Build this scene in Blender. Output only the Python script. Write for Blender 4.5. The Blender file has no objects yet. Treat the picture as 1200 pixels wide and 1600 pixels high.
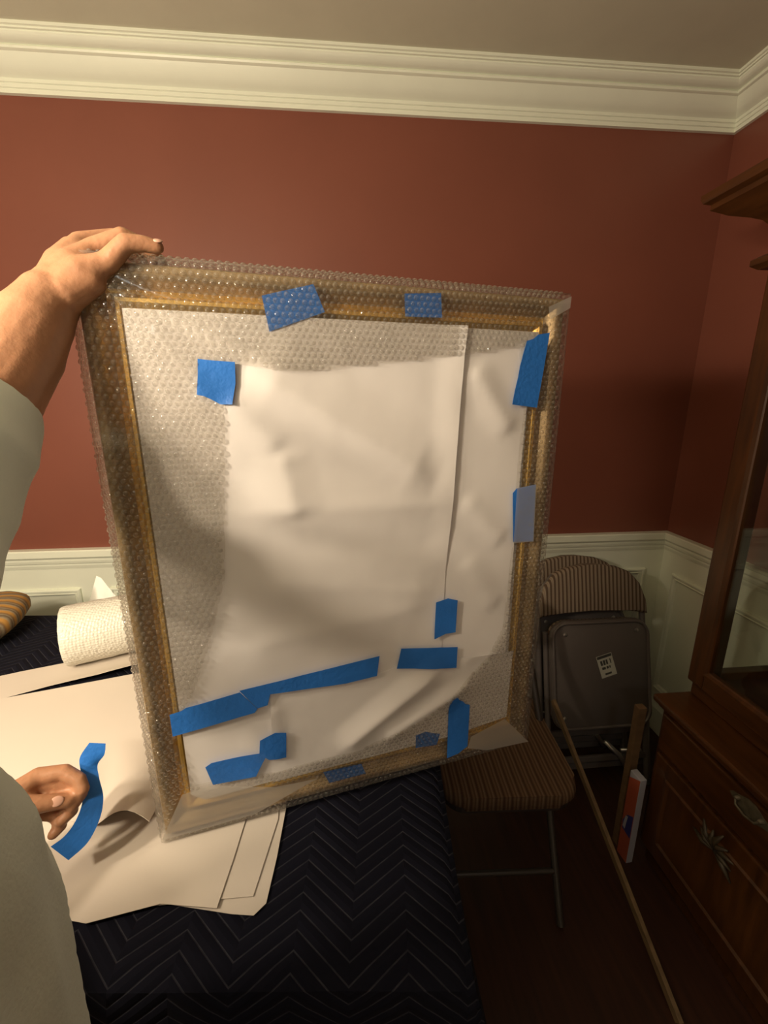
import bpy, bmesh, math, random
from mathutils import Vector, Matrix, noise
random.seed(7)
S = bpy.context.scene
COL = S.collection
R = math.radians

# ------------------------------------------------------------------ camera
def set_camera():
    yaw, pitch, roll, f = 0.0864, 0.2489, -0.0026, 662.67
    cy, sy, cp, sp = math.cos(yaw), math.sin(yaw), math.cos(pitch), math.sin(pitch)
    fw = Vector((sy*cp, cy*cp, -sp)); r = Vector((cy, -sy, 0)); u = r.cross(fw)
    c, s = math.cos(roll), math.sin(roll)
    r2, u2 = c*r + s*u, -s*r + c*u
    cam = bpy.data.cameras.new('camera'); cam.sensor_width = 36; cam.lens = f*36/1600
    cam.clip_start = 0.02
    o = bpy.data.objects.new('camera', cam); COL.objects.link(o)
    m = Matrix((r2, u2, -fw)).transposed().to_4x4(); m.translation = Vector((0, 0, 1.4298))
    o.matrix_world = m
    S.camera = o
set_camera()

# ------------------------------------------------------------------ world, lights, exposure
S.view_settings.view_transform = 'Standard'; S.view_settings.look = 'None'
S.view_settings.gamma = 1; S.view_settings.use_curve_mapping = False
S.view_settings.exposure = 0.0
w = bpy.data.worlds.new('world'); S.world = w; w.use_nodes = True
w.node_tree.nodes['Background'].inputs[0].default_value = (1, .93, .84, 1)
w.node_tree.nodes['Background'].inputs[1].default_value = 0.0
def lamp(name, kind, loc, power, col, size, **k):
    l = bpy.data.lights.new(name, kind); l.energy = power; l.color = col
    if kind == 'AREA': l.size = size
    else: l.shadow_soft_size = size
    for a, b in k.items(): setattr(l, a, b)
    o = bpy.data.objects.new(name, l); COL.objects.link(o); o.location = loc
    return o
for k in range(5):      # the bulbs of the chandelier, all at one height, left of the frame
    lamp('chandelier_bulb', 'POINT', (-.92+.27*math.cos(.5+k*1.2566), -.10+.27*math.sin(.5+k*1.2566), 1.645), 22, (1, .83, .61), .04)
lamp('cool_fill', 'AREA', (-.1, -1.5, 2.40), 4.6, (.93, .97, .94), .35)  # added cool fill high behind the camera, stands for no known fixture
S.cycles.max_bounces = 10; S.cycles.transparent_max_bounces = 24
S.cycles.caustics_reflective = False; S.cycles.caustics_refractive = False
S.cycles.sample_clamp_indirect = 4; S.cycles.use_denoising = True

# ------------------------------------------------------------------ materials
def mat(name, col, rough=.6, metal=0., spec=.5, noise_amt=0., noise_scale=8., bump=0., bump_scale=60., stretch=None, sss=0., detail=4):
    m = bpy.data.materials.new(name); m.use_nodes = True
    nt = m.node_tree; b = nt.nodes['Principled BSDF']
    b.inputs['Base Color'].default_value = (*col, 1); b.inputs['Roughness'].default_value = rough
    b.inputs['Metallic'].default_value = metal; b.inputs['Specular IOR Level'].default_value = spec
    if sss: b.inputs['Subsurface Weight'].default_value = sss; b.inputs['Subsurface Radius'].default_value = (.01, .004, .002); b.inputs['Subsurface Scale'].default_value = .6
    if noise_amt or bump:
        tc = nt.nodes.new('ShaderNodeTexCoord'); mp = nt.nodes.new('ShaderNodeMapping')
        nt.links.new(tc.outputs['Object'], mp.inputs[0])
        if stretch: mp.inputs['Scale'].default_value = stretch
    if noise_amt:
        n = nt.nodes.new('ShaderNodeTexNoise'); n.inputs['Scale'].default_value = noise_scale; n.inputs['Detail'].default_value = detail
        nt.links.new(mp.outputs[0], n.inputs[0])
        rp = nt.nodes.new('ShaderNodeValToRGB')
        rp.color_ramp.elements[0].position = .3; rp.color_ramp.elements[1].position = .7
        rp.color_ramp.elements[0].color = (*[c*(1-noise_amt) for c in col], 1)
        rp.color_ramp.elements[1].color = (*[min(1, c*(1+noise_amt)) for c in col], 1)
        nt.links.new(n.outputs[0], rp.inputs[0]); nt.links.new(rp.outputs[0], b.inputs['Base Color'])
    if bump:
        n2 = nt.nodes.new('ShaderNodeTexNoise'); n2.inputs['Scale'].default_value = bump_scale
        nt.links.new(mp.outputs[0], n2.inputs[0])
        bp = nt.nodes.new('ShaderNodeBump'); bp.inputs['Strength'].default_value = bump; bp.inputs['Distance'].default_value = .002
        nt.links.new(n2.outputs[0], bp.inputs['Height']); nt.links.new(bp.outputs[0], b.inputs['Normal'])
    return m
def math_node(nt, op, a, b=None):
    n = nt.nodes.new('ShaderNodeMath'); n.operation = op
    for i, v in enumerate((a, b)):
        if v is None: continue
        if isinstance(v, (int, float)): n.inputs[i].default_value = v
        else: nt.links.new(v, n.inputs[i])
    return n.outputs[0]

M = {}
M['red'] = mat('red_paint', (.195, .063, .041), .42, spec=.35, noise_amt=.05, noise_scale=3, bump=.05, bump_scale=220)
M['white'] = mat('white_trim_paint', (.77, .80, .68), .35, noise_amt=.02, bump=.03, bump_scale=90)
M['ceil'] = mat('ceiling_paint', (.56, .54, .43), .9, noise_amt=.03, bump=.05, bump_scale=200)
M['floor'] = mat('dark_wood_floor', (.034, .011, .005), .5, noise_amt=.35, noise_scale=5, stretch=(12, 1, 1))
M['paper'] = mat('white_paper', (.86, .82, .80), .65, spec=.3, noise_amt=.02, noise_scale=2, bump=.06, bump_scale=30)
M['paperw'] = mat('packing_paper', (.64, .575, .505), .7, spec=.3, noise_amt=.03, noise_scale=3, bump=.05, bump_scale=25)
M['backing'] = mat('backing_board', (.80, .78, .77), .7, noise_amt=.02)
M['tape'] = mat('blue_painter_tape', (.026, .185, .65), .5, noise_amt=.10, noise_scale=14, bump=.35, bump_scale=160)
M['gold'] = mat('gilded_wood', (.85, .54, .14), .34, metal=.55, noise_amt=.18, noise_scale=30, bump=.1, bump_scale=90)
M['bronze'] = mat('bronze_gilding', (.43, .31, .165), .38, metal=.5, noise_amt=.25, noise_scale=25, bump=.1, bump_scale=90)
M['skin'] = mat('skin', (.45, .225, .125), .45, spec=.4, noise_amt=.10, noise_scale=40, bump=.25, bump_scale=180, sss=.15)
M['nail'] = mat('fingernail', (.62, .36, .27), .3)
M['shirt'] = mat('pale_green_cotton', (.74, .79, .71), .85, spec=.2, noise_amt=.04, noise_scale=6, bump=.2, bump_scale=300)
M['denim'] = mat('dark_trousers', (.03, .03, .04), .8, noise_amt=.2, noise_scale=60)
M['shoe'] = mat('black_shoe', (.02, .02, .02), .5)
M['hair'] = mat('dark_hair', (.02, .013, .01), .5, noise_amt=.4, noise_scale=40, stretch=(8, 8, 1))
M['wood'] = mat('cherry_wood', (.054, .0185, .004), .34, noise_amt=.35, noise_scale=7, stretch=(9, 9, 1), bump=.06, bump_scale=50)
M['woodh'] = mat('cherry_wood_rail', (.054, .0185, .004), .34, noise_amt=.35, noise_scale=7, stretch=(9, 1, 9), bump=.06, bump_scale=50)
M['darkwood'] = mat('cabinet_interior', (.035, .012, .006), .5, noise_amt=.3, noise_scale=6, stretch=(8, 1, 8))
M['tablewood'] = mat('table_wood', (.08, .035, .015), .4, noise_amt=.3, noise_scale=6, stretch=(1, 9, 9))
M['brass'] = mat('aged_brass', (.11, .095, .062), .55, metal=.4, noise_amt=.3, noise_scale=60)
M['pewter'] = mat('worn_carving', (.042, .030, .016), .55, metal=.2, noise_amt=.3, noise_scale=60)
M['metal'] = mat('brown_enamel_steel', (.115, .098, .092), .42, spec=.5, noise_amt=.08, noise_scale=5)
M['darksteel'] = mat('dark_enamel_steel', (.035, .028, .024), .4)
M['steel'] = mat('bare_steel', (.5, .49, .46), .35, metal=.9)
M['batten'] = mat('pale_batten_wood', (.17, .11, .055), .55, noise_amt=.25, noise_scale=9, stretch=(10, 1, 10))
M['card'] = mat('plywood_edge', (.13, .075, .035), .7, noise_amt=.2, noise_scale=9, stretch=(1, 6, 6))
M['orange'] = mat('orange_print', (.30, .062, .030), .5, noise_amt=.1, noise_scale=12)
M['label'] = mat('white_label', (.50, .50, .44), .6, noise_amt=.04)
M['ink'] = mat('dark_print', (.05, .05, .045), .7)
M['blueink'] = mat('blue_print', (.022, .025, .14), .5)
M['boxwhite'] = mat('white_print', (.33, .33, .38), .5, noise_amt=.05)

def striped(name, cols, period, axis=0, wob=.0):
    m = bpy.data.materials.new(name); m.use_nodes = True; nt = m.node_tree; b = nt.nodes['Principled BSDF']
    b.inputs['Roughness'].default_value = .85; b.inputs['Specular IOR Level'].default_value = .2
    tc = nt.nodes.new('ShaderNodeTexCoord'); sx = nt.nodes.new('ShaderNodeSeparateXYZ'); nt.links.new(tc.outputs['Object'], sx.inputs[0])
    v = sx.outputs[axis]
    if wob:
        n = nt.nodes.new('ShaderNodeTexNoise'); n.inputs['Scale'].default_value = 9; nt.links.new(tc.outputs['Object'], n.inputs[0])
        v = math_node(nt, 'ADD', v, math_node(nt, 'MULTIPLY', n.outputs[0], wob))
    fr = math_node(nt, 'FRACT', math_node(nt, 'MULTIPLY', v, 1/period))
    rp = nt.nodes.new('ShaderNodeValToRGB'); nt.links.new(fr, rp.inputs[0])
    cr = rp.color_ramp
    k = len(cols)
    while len(cr.elements) < k: cr.elements.new(.5)
    for i, (p, c) in enumerate(cols): cr.elements[i].position = p; cr.elements[i].color = (*c, 1)
    nt.links.new(rp.outputs[0], b.inputs['Base Color'])
    n2 = nt.nodes.new('ShaderNodeTexNoise'); n2.inputs['Scale'].default_value = 400; nt.links.new(tc.outputs['Object'], n2.inputs[0])
    bp = nt.nodes.new('ShaderNodeBump'); bp.inputs['Strength'].default_value = .3; bp.inputs['Distance'].default_value = .002
    nt.links.new(n2.outputs[0], bp.inputs['Height']); nt.links.new(bp.outputs[0], b.inputs['Normal'])
    return m
M['stripe'] = striped('striped_upholstery', [(0, (.10, .065, .045)), (.22, (.10, .065, .045)), (.36, (.29, .24, .185)), (.55, (.24, .17, .12)), (.7, (.32, .27, .21)), (.9, (.10, .065, .045))], .0155, wob=.004)
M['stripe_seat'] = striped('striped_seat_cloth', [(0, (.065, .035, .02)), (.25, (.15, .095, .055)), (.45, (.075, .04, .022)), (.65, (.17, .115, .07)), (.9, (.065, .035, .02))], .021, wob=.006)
M['stripe_cush'] = striped('striped_cushion_cloth', [(0, (.50, .27, .07)), (.2, (.50, .27, .07)), (.3, (.36, .30, .20)), (.5, (.14, .10, .06)), (.62, (.30, .25, .17)), (.8, (.22, .13, .06)), (1, (.50, .27, .07))], .036, axis=1, wob=.03)

def film(name, haze, gloss=1.0, tint=(.95, .94, .92), rough=.12, rim=0., power=4.0, spec=.04):
    m = bpy.data.materials.new(name); m.use_nodes = True; nt = m.node_tree
    for n in list(nt.nodes):
        if n.type == 'BSDF_PRINCIPLED': nt.nodes.remove(n)
    out = nt.nodes['Material Output']
    tr = nt.nodes.new('ShaderNodeBsdfTransparent'); tr.inputs[0].default_value = (*tint, 1)
    df = nt.nodes.new('ShaderNodeBsdfDiffuse'); df.inputs[0].default_value = (.82, .79, .75, 1)
    tl = nt.nodes.new('ShaderNodeBsdfTranslucent'); tl.inputs[0].default_value = (.82, .79, .75, 1)
    m0 = nt.nodes.new('ShaderNodeMixShader'); m0.inputs[0].default_value = .4
    nt.links.new(df.outputs[0], m0.inputs[1]); nt.links.new(tl.outputs[0], m0.inputs[2])
    m1 = nt.nodes.new('ShaderNodeMixShader'); m1.inputs[0].default_value = haze
    if rim:
        lr = nt.nodes.new('ShaderNodeLayerWeight'); lr.inputs[0].default_value = .5
        nt.links.new(math_node(nt, 'ADD', math_node(nt, 'MULTIPLY', math_node(nt, 'POWER', lr.outputs['Facing'], 3.0), rim), haze), m1.inputs[0])
    nt.links.new(tr.outputs[0], m1.inputs[1]); nt.links.new(m0.outputs[0], m1.inputs[2])
    gl = nt.nodes.new('ShaderNodeBsdfGlossy'); gl.inputs['Roughness'].default_value = rough
    lw = nt.nodes.new('ShaderNodeLayerWeight'); lw.inputs[0].default_value = .5
    fac = math_node(nt, 'ADD', math_node(nt, 'MULTIPLY', math_node(nt, 'POWER', lw.outputs['Facing'], power), gloss*.8), spec)
    m2 = nt.nodes.new('ShaderNodeMixShader'); nt.links.new(fac, m2.inputs[0])
    nt.links.new(m1.outputs[0], m2.inputs[1]); nt.links.new(gl.outputs[0], m2.inputs[2])
    nt.links.new(m2.outputs[0], out.inputs[0])
    return m
M['film'] = film('clear_film', .07, .6)
M['bubble'] = film('bubble_film', .04, 1.15, (.95, .94, .92), rough=.055, rim=.30, power=2.2, spec=.085)
M['fold'] = film('folded_film', .42, .6, rough=.3)
M['rollfilm'] = None
M['glass'] = film('cabinet_glass', .0, 1.0, (.93, .95, .93), .0)

def blanket_mat():
    m = bpy.data.materials.new('quilted_navy_blanket'); m.use_nodes = True; nt = m.node_tree; b = nt.nodes['Principled BSDF']
    b.inputs['Roughness'].default_value = .9; b.inputs['Specular IOR Level'].default_value = .15
    uv = nt.nodes.new('ShaderNodeUVMap'); sx = nt.nodes.new('ShaderNodeSeparateXYZ'); nt.links.new(uv.outputs[0], sx.inputs[0])
    tri = math_node(nt, 'PINGPONG', math_node(nt, 'ADD', sx.outputs[0], 10.0), .0711)
    v = math_node(nt, 'ADD', sx.outputs[1], math_node(nt, 'MULTIPLY', tri, .78))
    fr = math_node(nt, 'PINGPONG', math_node(nt, 'ADD', v, 10.0), .0109)     # 0 at the seam .. .0109 mid-puff
    seam = math_node(nt, 'LESS_THAN', fr, .0012)
    nz = nt.nodes.new('ShaderNodeTexNoise'); nz.inputs['Scale'].default_value = 55; nt.links.new(uv.outputs[0], nz.inputs[0])
    mask = math_node(nt, 'MULTIPLY', seam, math_node(nt, 'MULTIPLY', nz.outputs[0], 1.2))
    mx = nt.nodes.new('ShaderNodeMix'); mx.data_type = 'RGBA'
    mx.inputs[6].default_value = (.0046, .0050, .0115, 1); mx.inputs[7].default_value = (.044, .044, .058, 1)
    nt.links.new(mask, mx.inputs[0]); nt.links.new(mx.outputs[2], b.inputs['Base Color'])
    h = math_node(nt, 'POWER', math_node(nt, 'DIVIDE', fr, .0109), .5)
    bp = nt.nodes.new('ShaderNodeBump'); bp.inputs['Strength'].default_value = .55; bp.inputs['Distance'].default_value = .006
    nt.links.new(h, bp.inputs['Height']); nt.links.new(bp.outputs[0], b.inputs['Normal'])
    return m
M['blanket'] = blanket_mat()
def roll_mat():
    m = bpy.data.materials.new('rolled_bubble_film'); m.use_nodes = True; nt = m.node_tree; b = nt.nodes['Principled BSDF']
    b.inputs['Base Color'].default_value = (.72, .70, .62, 1); b.inputs['Roughness'].default_value = .3
    tc = nt.nodes.new('ShaderNodeTexCoord'); vo = nt.nodes.new('ShaderNodeTexVoronoi'); vo.inputs['Scale'].default_value = 150; vo.inputs['Randomness'].default_value = .3
    nt.links.new(tc.outputs['Object'], vo.inputs[0])
    bp = nt.nodes.new('ShaderNodeBump'); bp.inputs['Strength'].default_value = .6; bp.inputs['Distance'].default_value = .0035; bp.invert = True
    nt.links.new(vo.outputs['Distance'], bp.inputs['Height']); nt.links.new(bp.outputs[0], b.inputs['Normal'])
    return m
M['rollfilm'] = roll_mat()

# ------------------------------------------------------------------ helpers
def obj(name, bm, m, parent=None, smooth=False, angle=None):
    me = bpy.data.meshes.new(name)
    bmesh.ops.recalc_face_normals(bm, faces=bm.faces)
    bm.to_mesh(me); bm.free()
    o = bpy.data.objects.new(name, me); COL.objects.link(o)
    for mm in (m if isinstance(m, (list, tuple)) else [m]): me.materials.append(mm)
    if smooth:
        for p in me.polygons: p.use_smooth = True
        if angle:
            me.set_sharp_from_angle(angle=R(angle))
    if parent: o.parent = parent
    return o
def empty(name, loc=(0, 0, 0), rot=(0, 0, 0)):
    o = bpy.data.objects.new(name, None); COL.objects.link(o); o.location = loc; o.rotation_euler = rot; o.empty_display_size = .05
    return o
def tag(o, label=None, cat=None, group=None, kind=None):
    if label: o['label'] = label
    if cat: o['category'] = cat
    if group: o['group'] = group
    if kind: o['kind'] = kind
    return o
def NB(): return bmesh.new()
def box(bm, lo, hi, bev=0., seg=2):
    t = bmesh.new(); bmesh.ops.create_cube(t, size=1)
    for v in t.verts: v.co = Vector([lo[i] + (v.co[i] + .5)*(hi[i]-lo[i]) for i in range(3)])
    if bev: bmesh.ops.bevel(t, geom=list(t.edges), offset=bev, segments=seg, affect='EDGES', profile=.5)
    merge(bm, t)
def merge(bm, t, mtx=None):
    if mtx is not None: bmesh.ops.transform(t, matrix=mtx, verts=t.verts)
    me = bpy.data.meshes.new('tmp'); t.to_mesh(me); t.free(); bm.from_mesh(me); bpy.data.meshes.remove(me)
def struct(name, bm, m, parent=None, **k):
    o = obj(name, bm, m, parent, **k)
    if not parent: o['kind'] = 'structure'
    return o
def tube(bm, pts, r, n=8, closed=False, caps=True):
    pts = [Vector(p) for p in pts]; rings = []
    N = len(pts)
    rr = r if isinstance(r, (list, tuple)) else [r]*N
    up = None
    for i, p in enumerate(pts):
        if closed: d = (pts[(i+1) % N] - pts[i-1]).normalized()
        else: d = (pts[min(i+1, N-1)] - pts[max(i-1, 0)]).normalized()
        if up is None: up = Vector((0, 0, 1)) if abs(d.z) < .9 else Vector((0, 1, 0))
        a = d.cross(up).normalized(); b = a.cross(d).normalized(); up = b
        rings.append([bm.verts.new(p + rr[i]*(math.cos(2*math.pi*k/n)*a + math.sin(2*math.pi*k/n)*b)) for k in range(n)])
    for i in range(N if closed else N-1):
        A, B = rings[i], rings[(i+1) % N]
        for k in range(n): bm.faces.new((A[k], A[(k+1) % n], B[(k+1) % n], B[k]))
    if caps and not closed: bm.faces.new(rings[0]); bm.faces.new(rings[-1])
def arc_pts(c, r, a0, a1, n, u=Vector((1, 0, 0)), v=Vector((0, 0, 1))):
    c = Vector(c)
    return [c + r*(math.cos(R(a0+(a1-a0)*i/n))*u + math.sin(R(a0+(a1-a0)*i/n))*v) for i in range(n+1)]
def prism(bm, pts, d, smooth=False):
    """closed polygon pts (3-D) extruded by vector d"""
    d = Vector(d); A = [bm.verts.new(Vector(p)) for p in pts]; B = [bm.verts.new(Vector(p)+d) for p in pts]
    bm.faces.new(A); bm.faces.new(B[::-1]); n = len(pts)
    for i in range(n): bm.faces.new((A[i], A[(i+1) % n], B[(i+1) % n], B[i]))
def rect_ring(bm, o, U, V, N, w, h, prof):
    """profile (inset, height) swept round a w x h rectangle with mitred corners"""
    o, U, V, N = Vector(o), Vector(U), Vector(V), Vector(N)
    loops = []
    for a, b in prof:
        c = [(a, a), (w-a, a), (w-a, h-a), (a, h-a)]
        loops.append([bm.verts.new(o + U*x + V*y + N*b) for x, y in c])
    n = len(prof)
    for i in range(n-1):
        for k in range(4): bm.faces.new((loops[i][k], loops[i][(k+1) % 4], loops[i+1][(k+1) % 4], loops[i+1][k]))
    return loops
def sweep_wall(bm, prof, p0, p1, inward, e0, e1):
    """profile (d, z) along p0->p1 on a wall; d goes along inward; ends mitred by e0/e1 (-1,0,1)"""
    p0, p1, inn = Vector(p0), Vector(p1), Vector(inward); t = (p1-p0).normalized()
    A = [bm.verts.new(p0 + inn*d + t*d*e0 + Vector((0, 0, z))) for d, z in prof]
    B = [bm.verts.new(p1 + inn*d - t*d*e1 + Vector((0, 0, z))) for d, z in prof]
    n = len(prof)
    for i in range(n): bm.faces.new((A[i], A[(i+1) % n], B[(i+1) % n], B[i]))
    bm.faces.new(A); bm.faces.new(B[::-1])
def bake(o):
    """apply the modifiers of o"""
    bpy.context.view_layer.update()
    dg = bpy.context.evaluated_depsgraph_get()
    me = bpy.data.meshes.new_from_object(o.evaluated_get(dg)); old = o.data
    o.modifiers.clear(); o.data = me; me.name = o.name
    bpy.data.meshes.remove(old)
    return o
def lerp(a, b, t): return a + (b-a)*t
def sstep(t): t = max(0., min(1., t)); return t*t*(3-2*t)
def inpoly(x, y, P):
    c = False; j = len(P)-1
    for i in range(len(P)):
        if (P[i][1] > y) != (P[j][1] > y) and x < (P[j][0]-P[i][0])*(y-P[i][1])/(P[j][1]-P[i][1]) + P[i][0]: c = not c
        j = i
    return c
def segd(x, y, a, b):
    dx, dy = b[0]-a[0], b[1]-a[1]; t = max(0, min(1, ((x-a[0])*dx+(y-a[1])*dy)/(dx*dx+dy*dy)))
    return math.hypot(x-a[0]-t*dx, y-a[1]-t*dy), t
def polydist(x, y, P): return min(segd(x, y, P[i], P[(i+1) % len(P)])[0] for i in range(len(P)))
def sheet(poly, step, place):
    """polygon cut along a grid, every vertex then sent to place(u, v)"""
    bm = NB(); xs = [p[0] for p in poly]; ys = [p[1] for p in poly]; vt = {}
    def V(p):
        k = (round(p[0], 5), round(p[1], 5))
        if k not in vt: vt[k] = bm.verts.new((p[0], p[1], 0))
        return vt[k]
    def clip(P, ax, c, sg):
        o = []
        for a, q in zip(P, P[1:]+P[:1]):
            da, dq = sg*(a[ax]-c), sg*(q[ax]-c)
            if da >= 0: o.append(a)
            if (da > 0 and dq < 0) or (da < 0 and dq > 0): t = da/(da-dq); o.append((a[0]+(q[0]-a[0])*t, a[1]+(q[1]-a[1])*t))
        return o
    i = math.floor(min(xs)/step)
    while i*step < max(xs):
        strip_ = clip(clip(list(poly), 0, i*step, 1), 0, (i+1)*step, -1)
        if len(strip_) > 2:
            j = math.floor(min(p[1] for p in strip_)/step); top = max(p[1] for p in strip_)
            while j*step < top:
                c = clip(clip(strip_, 1, j*step, 1), 1, (j+1)*step, -1)
                f = []
                for p in c:
                    v = V(p)
                    if v not in f: f.append(v)
                if len(f) > 2 and abs(sum(a.co.x*b_.co.y-b_.co.x*a.co.y for a, b_ in zip(f, f[1:]+f[:1]))) > 1e-9:
                    try: bm.faces.new(f)
                    except ValueError: pass
                j += 1
        i += 1
    for v in bm.verts: v.co = Vector(place(v.co.x, v.co.y))
    return bm
def thicken(o, t, off=0):
    m = o.modifiers.new('thickness', 'SOLIDIFY'); m.thickness = t; m.offset = off
    bake(o)
    for p in o.data.polygons: p.use_smooth = True
    o.data.set_sharp_from_angle(angle=R(40)); return o
def fbm(x, y, z=0., o=3): return noise.fractal(Vector((x, y, z)), 1., 2., o)

# ------------------------------------------------------------------ room
D, W, ZC, XL, YF = 1.632, 1.362, 2.44, -2.9, -2.4
b = NB(); box(b, (XL-.1, D, -.02), (W+.1, D+.1, ZC+.02)); struct('wall_back', b, M['red'])
b = NB(); box(b, (W, YF-.1, -.02), (W+.1, D, ZC+.02)); struct('wall_right', b, M['red'])
b = NB(); box(b, (XL-.1, YF-.1, -.02), (XL, D, ZC+.02)); struct('wall_left', b, M['red'])
b = NB(); box(b, (XL, YF-.1, -.02), (W, YF, ZC+.02)); struct('wall_front', b, M['red'])
b = NB(); box(b, (XL-.1, YF-.1, -.12), (W+.1, D+.1, 0)); struct('floor', b, M['floor'])
b = NB(); box(b, (XL-.1, YF-.1, ZC), (W+.1, D+.1, ZC+.1)); struct('ceiling', b, M['ceil'])
CROWN = [(0, 2.330), (.012, 2.330), (.012, 2.341), (.0165, 2.3425), (.0165, 2.352), (.021, 2.3535), (.021, 2.362), (.025, 2.364)]
CROWN += [(.025+.040*t, 2.364+.036*t+.006*math.sin(t*math.pi)*-1) for t in (.15, .3, .45, .6, .75, .9, 1)]
CROWN += [(.068, 2.4005), (.0735, 2.4025), (.0755, 2.407), (.073, 2.4105), (.077, 2.411), (.085, 2.4125), (.093, 2.416), (.0975, 2.421), (.1, 2.4235), (.1, 2.427), (.106, 2.4275), (.106, 2.4315), (.112, 2.4325), (.112, 2.4402), (0, 2.4402)]
RAIL = [(0, .822), (.009, .822), (.013, .835), (.013, .842), (.018, .846), (.021, .856), (.021, .864), (.027, .869), (.031, .874), (.031, .897), (.028, .901), (0, .901)]
BASE = [(0, 0), (.016, 0), (.016, .11), (.011, .125), (.008, .14), (0, .14)]
WAIN = [(0, .13), (.006, .13), (.006, .83), (0, .83)]
sides = (('back', (XL, D, 0), (W, D, 0), (0, -1, 0)), ('right', (W, D, 0), (W, YF, 0), (-1, 0, 0)),
         ('front', (W, YF, 0), (XL, YF, 0), (0, 1, 0)), ('left', (XL, YF, 0), (XL, D, 0), (1, 0, 0)))
tn = 0
for s, p0, p1, inn in sides:
    for prof, nm in ((CROWN, 'trim'), (RAIL, 'trim'), (WAIN, 'trim'), (BASE, 'baseboard')):
        b = NB(); sweep_wall(b, prof, p0, p1, inn, 1, 1)
        tn += 1
        struct('baseboard_'+s if nm == 'baseboard' else 'trim_%d' % tn, b, M['white'], smooth=prof is CROWN, angle=30)
PM = [(0, .0055), (0, .014), (.004, .018), (.009, .018), (.012, .013), (.017, .012), (.020, .015), (.024, .013), (.026, .0055)]
def panel(o, U, N, w):
    global tn
    b = NB(); rect_ring(b, o, U, (0, 0, 1), N, w, .545, PM)
    tn += 1; struct('trim_%d' % tn, b, M['white'])
for x0, x1 in ((-2.7, -2.05), (-1.93, -1.045), (-.935, .33), (.44, 1.278)):
    panel((x0, D, .193), (1, 0, 0), (0, -1, 0), x1-x0)
for y0, y1 in ((1.553, .75), (.65, -.3), (-.4, -1.4)):
    panel((W, y0, .193), (0, -1, 0), (-1, 0, 0), y0-y1)

# ------------------------------------------------------------------ table and blanket
TA = R(-5.0)
TO = Vector((.195, 1.235, 0)); TL_, TD = 1.85, .885            # far right corner of the table, length, depth
TX, TY = Vector((math.cos(TA), math.sin(TA), 0)), Vector((-math.sin(TA), math.cos(TA), 0))
def tw(a, bb, z): return TO + TX*a + TY*bb + Vector((0, 0, z))   # table local -> world, a<0 left, bb<0 towards the camera
tab = tag(empty('dining_table', tw(-TL_/2, -TD/2, 0), (0, 0, TA)), 'dark wood dining table hidden under the navy quilted blanket', 'table')
b = NB(); box(b, (-TL_/2+.012, -TD/2+.012, .728), (TL_/2-.012, TD/2-.012, .757), .006); obj('tabletop', b, M['tablewood'], tab)
b = NB(); box(b, (-TL_/2+.10, -TD/2+.10, .64), (TL_/2-.10, TD/2-.10, .728), .004); obj('apron', b, M['tablewood'], tab)
for sx in (-1, 1):
    for sy in (-1, 1):
        b = NB(); x, y = sx*(TL_/2-.14), sy*(TD/2-.14)
        tube(b, [(x, y, 0), (x, y, .06), (x, y, .3), (x, y, .5), (x, y, .7)], [.022, .024, .03, .034, .036], 12)
        obj('leg', b, M['tablewood'], tab, smooth=True, angle=40)
ZT = .770
def blanket():
    bm = NB(); uvl = bm.loops.layers.uv.new('UVMap')
    ov = .42; st = .022
    na = int((TL_+2*ov)/st); nb = int((TD+2*ov)/st)
    g = {}
    for i in range(na+1):
        for j in range(nb+1):
            a = -TL_-ov + i*(TL_+2*ov)/na; c = -TD-ov + j*(TD+2*ov)/nb
            oa = max(0, a) - max(0, -TL_-a); oc = max(0, c) - max(0, -TD-c)
            pa, pc = max(-TL_, min(0, a)), max(-TD, min(0, c))
            def fall(o, flare):
                s = abs(o); r = .022; q = r*math.pi/2
                if s < q: th = s/r; return r*math.sin(th), r*(1-math.cos(th))
                return r + (.02+.13*sstep((-c-.45)/.4) if flare else .06)*(s-q), r + (s-q)
            ha, da = fall(oa, oa > 0); hc, dc = fall(oc, False)
            if oa and oc:
                m_ = max(da, dc); dz = m_; ha *= 1.0; hc *= 1.0
            else: dz = max(da, dc)
            wav = .016*math.sin(c*13+1.0)*min(1, da/.2)*sstep((-c-.35)/.3) if oa else 0
            wav2 = .014*math.sin(a*11)*min(1, dc/.2) if oc else 0
            pos = tw(pa + math.copysign(1, oa)*(ha+wav if oa else 0), pc + (math.copysign(1, oc)*(hc+wav2) if oc else 0), ZT - dz + .0016*fbm(a*5, c*5))
            g[i, j] = (bm.verts.new(pos), a, c)
    for i in range(na):
        for j in range(nb):
            q = [g[i, j], g[i+1, j], g[i+1, j+1], g[i, j+1]]
            fc = bm.faces.new([t[0] for t in q])
            for l, t in zip(fc.loops, q): l[uvl].uv = (t[1]+.013, t[2]+.004)
    o = obj('moving_blanket', bm, M['blanket'], smooth=True)
    tag(o, 'navy blue quilted moving blanket with chevron stitching draped over the table', 'blanket')
    return thicken(o, .006, -1)
blanket()
ZS = ZT + .0022
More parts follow.
